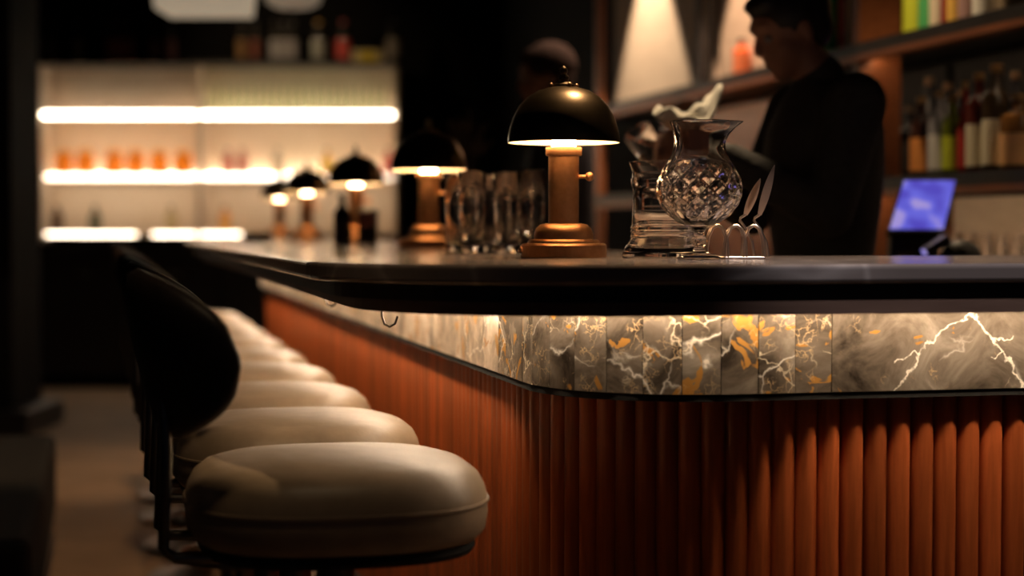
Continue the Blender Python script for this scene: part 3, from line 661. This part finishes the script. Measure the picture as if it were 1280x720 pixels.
for k, (px_, c, lab) in enumerate(((60, (.10, .08, .06), 'grey brown bottle on top of the shelf unit beside the column'), (95, (.14, .11, .06), 'olive bottle on top of the shelf unit'),
        (136, (.22, .07, .05), 'first of three dull red labelled bottles on top of the shelf unit'), (147, (.22, .07, .05), 'second of three dull red labelled bottles on top of the shelf unit'), (159, (.22, .07, .05), 'third of three dull red labelled bottles on top of the shelf unit'),
        (190, (.16, .06, .05), 'dark red bottle on top of the shelf unit'), (212, (.13, .05, .05), 'brown bottle on top of the shelf unit'), (300, (.3, .16, .06), 'amber bottle on top of the shelf unit'), (317, (.26, .08, .05), 'rust red bottle on top of the shelf unit'),
        (341, (.45, .42, .42), 'white labelled wine bottle, first of three on the shelf unit top'), (353, (.45, .42, .42), 'white labelled wine bottle, second of three on the shelf unit top'), (365, (.40, .36, .36), 'white labelled wine bottle, third of three on the shelf unit top'),
        (397, (.42, .42, .36), 'bottle with white label and amber top on the shelf unit top'), (428, (.75, .10, .08), 'bottle with bright red label on the shelf unit top'), (491, (.45, .38, .30), 'pale bottle at the end of the shelf unit top'))):
    bottle(top_pt(px_), lab, .30, .032 if px_ < 390 else .05, (.03, .025, .02), c, (.45, .25, .05) if px_ == 397 else (.35, .02, .03) if px_ == 428 else (.06, .05, .05), label_h=(.1, .55), style=1, n=14)
yb = thing('yellow_box', 'flat yellow box on top of the shelf unit', 'box', top_pt(459), -YAW)
MB().box(-.11, .11, -.05, .06, 0, .085).build('carton', cm((.75, .60, .35), .6), yb); MB().box(-.06, .07, -.052, -.05, .012, .072).build('front_print', cm((.85, .62, .02), .6), yb)
# unseen spot added to brighten the bottle labels on the shelf top
light('unseen_top_spot', 'SPOT', at(-2.0, 11.3, 2.95), 26, WARM2, target=at(-1.7, 12.5, 2.35), spot_size=1.2, spot_blend=.8, shadow_soft_size=.03)

# pendant lamps
m_fab = M('cream_fabric', (.75, .66, .52), .8, emis=(1.0, .80, .56), estr=.30)
pd = thing('pendant_lamp', 'square tapered cream fabric pendant shade hanging from the ceiling', 'lamp', at((258 - 640) / FPX * 9, 9.0, 3.0), -YAW)
z1 = CAM.z + (285 - 18) / FPX * 9 - 3.0
a, b = .215, .245
MB().add([(-a, -a, z1), (a, -a, z1), (a, a, z1), (-a, a, z1), (-b, -b, z1 + .28), (b, -b, z1 + .28), (b, b, z1 + .28), (-b, b, z1 + .28)], [(0, 1, 5, 4), (1, 2, 6, 5), (2, 3, 7, 6), (3, 0, 4, 7), (0, 3, 2, 1)]).build('shade', m_fab, pd)
MB().tube([(0, 0, z1 + .2), (0, 0, 0)], .006, 6).build('cord', m_black, pd)
pd = thing('pendant_lamp', 'round shallow bowl pendant lamp hanging behind the square shade', 'lamp', at((368 - 640) / FPX * 9.6, 9.6, 3.0), -YAW)
z1 = CAM.z + (285 - 11) / FPX * 9.6 - 3.0
MB().lathe([(.05, z1 + .004), (.10, z1), (.14, z1 + .02), (.155, z1 + .06), (.15, z1 + .12), (.06, z1 + .16), (0, z1 + .17)], 32).build('shade', M('dim_fabric', (.6, .52, .42), .8, emis=(1, .78, .55), estr=.12), pd, 50)
MB().lathe([(0, z1 + .0045), (.052, z1 + .0045), (.052, z1 + .012), (0, z1 + .012)], 24).build('centre_cap', m_black, pd)
MB().tube([(0, 0, z1 + .16), (0, 0, 0)], .006, 6).build('cord', m_black, pd)

# dark bench at the left of the aisle
bn = thing('bench', 'low dark upholstered bench at the side of the aisle', 'bench', (-.885, 2.2, 0))
bevel(MB().box(-.55, 0, -.6, 1.6, .12, .40).build('seat', m_matte, bn), .03, 3)
bevel(MB().box(-.65, -.55, -.6, 1.6, .0, .85).build('backrest', m_matte, bn), .02, 3)
for x_ in (-.5, -.05):
    for y_ in (-.5, 1.5): MB().box(x_ - .025, x_ + .025, y_ - .025, y_ + .025, 0, .12).build('leg', m_black, bn)

# dark bottles and a box near the third lamp, dried grasses in a vase
p = at((428 - 640) / FPX * 6.1, 6.1, ZC); bottle(p, 'dark stout bottle standing beside the third lamp', .17, .030, (.02, .012, .01), (.05, .02, .015), style=0)
bx_ = thing('napkin_box', 'dark red box of napkins behind the third lamp', 'box', at((461 - 640) / FPX * 6.3, 6.3, ZC), -YAW)
bevel(MB().box(-.035, .03, -.04, .04, 0, .12).build('case', cm((.045, .015, .012), .4), bx_), .004); MB().box(-.028, .023, -.041, -.040, .06, .11).build('front_print', cm((.3, .08, .08), .5), bx_)
vz = thing('vase', 'dark vase of pale dried grasses on the counter behind the second lamp', 'vase', at((578 - 640) / FPX * 5.9, 5.9, ZC))
MB().lathe([(0, 0), (.035, 0), (.045, .03), (.05, .09), (.03, .15), (.022, .18), (.026, .20), (.022, .20), (.02, .16), (0, .15)], 24).build('vase_body', m_black, vz, 50)
m_grass = M('dried_grass', (.20, .16, .125), .9)
for k in range(16):
    a = random.uniform(0, 6.28); sp2 = random.uniform(.02, .11); h_ = random.uniform(.34, .46)
    dx, dy = math.cos(a), math.sin(a)
    pl = MB().tube([(dx * .01, dy * .01, .17), (dx * sp2 * .5, dy * sp2 * .5, .28), (dx * sp2, dy * sp2, h_)], .0012, 4)
    for i in range(14):
        u = i / 14; c = Vector((dx * sp2 * (.6 + .4 * u), dy * sp2 * (.6 + .4 * u), .30 + (h_ - .30) * u)); e = Vector((random.uniform(-1, 1), random.uniform(-1, 1), random.uniform(.2, 1))).normalized() * .028
        pl.tube([c, c + e], [.003, .0006], 4)
    pl.build('dried_stem', m_grass, vz)

# ------------------------------------------------------------------ people
def limb(mb, pts, rad, n=14):
    P = [Vector(p) for p in pts]
    for p, r in zip(P, rad): mb.ball(p, r, n=n, m=10)
    for k in range(len(P) - 1):
        steps = max(2, int((P[k + 1] - P[k]).length / .03)); q = [P[k].lerp(P[k + 1], i / steps) for i in range(steps + 1)]
        mb.tube(q, [rad[k] + (rad[k + 1] - rad[k]) * i / steps for i in range(steps + 1)], n)
def loft(mb, rings, n=24):           # rings: (x, z, half depth, half width)
    vs_ = [];
    for (x, z, a, b) in rings:
        for k in range(n): t = 2 * math.pi * k / n; vs_.append((x + a * math.cos(t), b * math.sin(t), z))
    m_ = len(rings); fs = [(i * n + k, i * n + (k + 1) % n, (i + 1) * n + (k + 1) % n, (i + 1) * n + k) for i in range(m_ - 1) for k in range(n)]
    fs += [tuple(range(n - 1, -1, -1)), tuple((m_ - 1) * n + k for k in range(n))]
    mb.add(vs_, fs)
def merge(o, voxel, it=3):
    r = o.modifiers.new('merge', 'REMESH'); r.mode = 'VOXEL'; r.voxel_size = voxel; r.use_smooth_shade = True
    s_ = o.modifiers.new('smooth', 'SMOOTH'); s_.iterations = it; s_.factor = .5
    dg = bpy.context.evaluated_depsgraph_get(); me = bpy.data.meshes.new_from_object(o.evaluated_get(dg)); o.modifiers.clear(); me.name = o.name; o.data = me
    for p in me.polygons: p.use_smooth = True
    return o
m_skin = M('skin', (.36, .17, .11), .5)
m_hair = varied('dark_hair', (.012, .009, .008), (.02, .015, .012), (20, 20, 5), 6, 0, .5)
m_hairg = varied('grey_brown_hair', (.045, .027, .022), (.03, .019, .016), (20, 20, 5), 6, 0, .95, spec=.15)
m_shirt = varied('charcoal_shirt', (.065, .059, .055), (.048, .044, .042), (12, 12, 12), 5, 0, .8, .2)
m_navy = varied('navy_shirt', (.028, .03, .042), (.02, .022, .032), (12, 12, 12), 5, 0, .8, .2)
m_trs = varied('black_trousers', (.012, .011, .011), (.016, .015, .014), (12, 12, 12), 5, 0, .85)
def head(mb, hair, c, tilt, s=1.0):
    rot = Matrix.Rotation(tilt, 4, 'Y')
    def T(p): return Vector(c) + (rot @ (Vector(p) * s))
    def ball(mb_, p, r, sq=(1, 1, 1)):
        t = MB().ball((0, 0, 0), r, sq, 16, 12); mb_.add([T(Vector(v_) + Vector(p)) for v_ in t.v], t.f)
    ball(mb, (-.005, 0, .03), .092, (1.05, .84, .98)); ball(mb, (.030, 0, -.035), .066, (.95, .86, 1.05)); ball(mb, (.055, 0, -.085), .030, (1, 1, .8))
    ball(mb, (.045, .033, -.030), .030); ball(mb, (.045, -.033, -.030), .030); ball(mb, (.080, 0, .035), .032, (.5, 1.6, .6))
    t = MB().tube([(.082, 0, .02), (.100, 0, -.012), (.104, 0, -.022), (.085, 0, -.030)], [.008, .012, .0135, .010], 8); mb.add([T(v_) for v_ in t.v], t.f)
    ball(mb, (.086, 0, -.052), .014, (.7, 1.7, .5)); ball(mb, (.083, 0, -.063), .014, (.7, 1.5, .5))
    for sy in (-1, 1): ball(mb, (-.005, sy * .080, -.012), .026, (.62, .32, 1.1))
    ball(hair, (-.018, 0, .042), .099, (1.06, .88, .96)); ball(hair, (-.055, 0, -.005), .066, (.8, 1.1, 1.0)); ball(hair, (.045, 0, .088), .045, (1.1, 1.4, .6))
    return T
def hand(mb, wrist, aim, palm_n, curl=.9, s=1.0):
    a = Vector(aim).normalized(); n = Vector(palm_n); n = (n - a * n.dot(a)).normalized(); b = a.cross(n)
    W = Vector(wrist)
    for k in range(4):
        off = (k - 1.5) * .019 * s; root = W + a * .085 * s + b * off; L = (.068, .078, .073, .056)[k] * s
        limb(mb, [W + a * .01 + b * off * .7, root], [.016 * s, .012 * s], 8)
        p = root; d = a.copy(); pts = [p]; 
        for q in range(3): d = (d * math.cos(curl * .75) + n * math.sin(curl * .75)); n2 = d; p = p + d * L * (.45, .32, .23)[q]; pts.append(p)
        limb(mb, pts, [.0095 * s, .009 * s, .008 * s, .007 * s], 8)
    t0 = W + a * .025 * s - b * .028 * s
    limb(mb, [t0, t0 + (a * .5 - b * .5 + n * .6).normalized() * .04 * s, t0 + (a * .9 - b * .1 + n * .9).normalized() * .075 * s], [.014 * s, .011 * s, .008 * s], 8)
def person(label, loc, rz, sh_m, hair_m, head_c, tilt, arms, torso, height_k=1.0):
    t = thing('person', label, 'person', loc, rz)
    body, hair, shirt, trs = MB(), MB(), MB(), MB()
    T = head(body, hair, head_c, tilt)
    nb = Vector((torso[-1][0], 0, torso[-1][1])); limb(body, [nb + Vector((0, 0, -.06)), nb + Vector((.012, 0, .02)), Vector(head_c) + Vector((-.02, 0, -.05))], [.062, .056, .054])
    loft(body, [(x, z, a * .86, b * .86) for x, z, a, b in torso])
    loft(shirt, torso)
    for side, (s_, e_, w_, aim, pn) in arms.items():
        limb(body, [s_, e_, w_], [.045, .036, .026]); hand(body, w_, aim, pn)
        E, Wv = Vector(e_), Vector(w_)
        limb(shirt, [s_, Vector(s_).lerp(E, .5), e_, E.lerp(Wv, .5), E.lerp(Wv, .86)], [.074, .066, .056, .050, .040])
    nk = nb + Vector((.004, 0, .0)); limb(shirt, [nk + Vector((0, 0, -.05)), nk + Vector((.005, 0, .015))], [.082, .068])
    for sy in (-1, 1):
        limb(body, [(-.01, sy * .09, .92), (.0, sy * .095, .50), (-.01, sy * .095, .09)], [.075, .05, .035]); limb(body, [(-.03, sy * .095, .045), (.13, sy * .10, .035)], [.035, .03])
        limb(trs, [(-.01, sy * .085, .93), (.0, sy * .095, .50), (-.01, sy * .095, .07)], [.098, .072, .062])
    loft(trs, [(-.01, .80, .10, .15), (-.01, .90, .125, .178), (-.005, 1.0, .122, .172), (0, 1.04, .115, .16)])
    merge(body.build('body', m_skin, t), .0075, 2)
    merge(shirt.build('shirt', sh_m, t), .011, 4); merge(trs.build('trousers', m_trs, t), .014, 4); merge(hair.build('hair', hair_m, t), .009, 3)
    for sy in (-1, 1):
        so_ = MB(); so_.ball((-.02, sy * .095, .045), .05, (1.05, .85, .9)); so_.ball((.10, sy * .10, .035), .045, (1.6, .95, .78)); merge(so_.build('shoe', m_black, t), .010, 3)
    ey = MB()
    for sy in (-1, 1):
        e = T((.078, sy * .032, .002)); q = MB().ball(e, .0105, n=10, m=8); q.build('eye', cm((.35, .3, .27), .2), t, 60)
    return t
TOR = [(-.01, .98, .105, .155), (-.015, 1.08, .108, .150), (-.015, 1.18, .122, .165), (-.01, 1.28, .132, .182), (-.015, 1.38, .122, .190), (-.02, 1.44, .10, .165), (-.01, 1.49, .07, .10)]
# bartender in side view polishing a glass, looking down
bt = at((1022 - 640) / FPX * 4.4, 4.4)
person('bartender in a dark charcoal shirt looking down, side on, holding a glass and white cloth', bt, math.pi + .02, m_shirt, m_hair, (.075, 0, 1.625), .38,
       {'l': ((-.015, .185, 1.435), (.075, .235, 1.165), (.315, .085, 1.325), (.95, -.25, .15), (-.1, -1, -.2)),
        'r': ((-.015, -.185, 1.435), (.085, -.225, 1.17), (.325, -.055, 1.285), (.95, .25, .15), (.1, 1, .2))}, [(x - .0 + .0, z, a * 1.12, b) for x, z, a, b in TOR])
# second person further along
p2 = at((696 - 640) / FPX * 6.55, 6.55)
person('person in dark navy shirt standing behind the bar beyond the bronze lamp', p2, math.pi - .25, m_navy, m_hairg, (.04, 0, 1.69), .12,
       {'l': ((-.015, .19, 1.49), (-.01, .25, 1.21), (.13, .22, 1.02), (.6, 0, -.8), (0, -1, 0)),
        'r': ((-.015, -.19, 1.49), (-.01, -.25, 1.21), (.13, -.22, 1.02), (.6, 0, -.8), (0, 1, 0))}, [(x, z * 1.035, a, b) for x, z, a, b in TOR])
# what the bartender holds
hp = bt + Vector((-.405, 0, 1.335))
hg = MB().lathe([(0, 0), (.030, 0), (.032, .003), (.037, .10), (.0375, .105), (.035, .105), (.030, .012), (0, .010)], 24).build('held_glass', m_glass, None, 50, hp + Vector((-.01, -.005, -.045)))
tag(hg, 'short clear glass held in the bartender\'s hands', 'glass'); hg.rotation_euler = (.2, -.7, 0)
vs_, fs = [], []; NX, NY = 18, 10
for i in range(NX):
    for k in range(NY):
        u, v_ = i / (NX - 1), k / (NY - 1)
        vs_.append((-.07 + .15 * u + .008 * math.sin(9 * v_), -.045 + .09 * v_ + .012 * math.sin(7 * u), .055 + .055 * (2 * u - .9) ** 2 * (1 if u > .45 else .35) + .014 * math.sin(9 * v_ + 6 * u) + .007 * math.sin(17 * u - 7 * v_) - .012 * (2 * v_ - 1) ** 2))
for i in range(NX - 1):
    for k in range(NY - 1): fs.append((i * NY + k, i * NY + k + 1, (i + 1) * NY + k + 1, (i + 1) * NY + k))
cl = MB().add(vs_, fs).build('polishing_cloth', M('white_cloth', (.80, .76, .68), .9), None, 80, hp + Vector((.05, -.02, .018)))
sd = cl.modifiers.new('thickness', 'SOLIDIFY'); sd.thickness = .006
tag(cl, 'crumpled white polishing cloth in the bartender\'s hands', 'cloth')
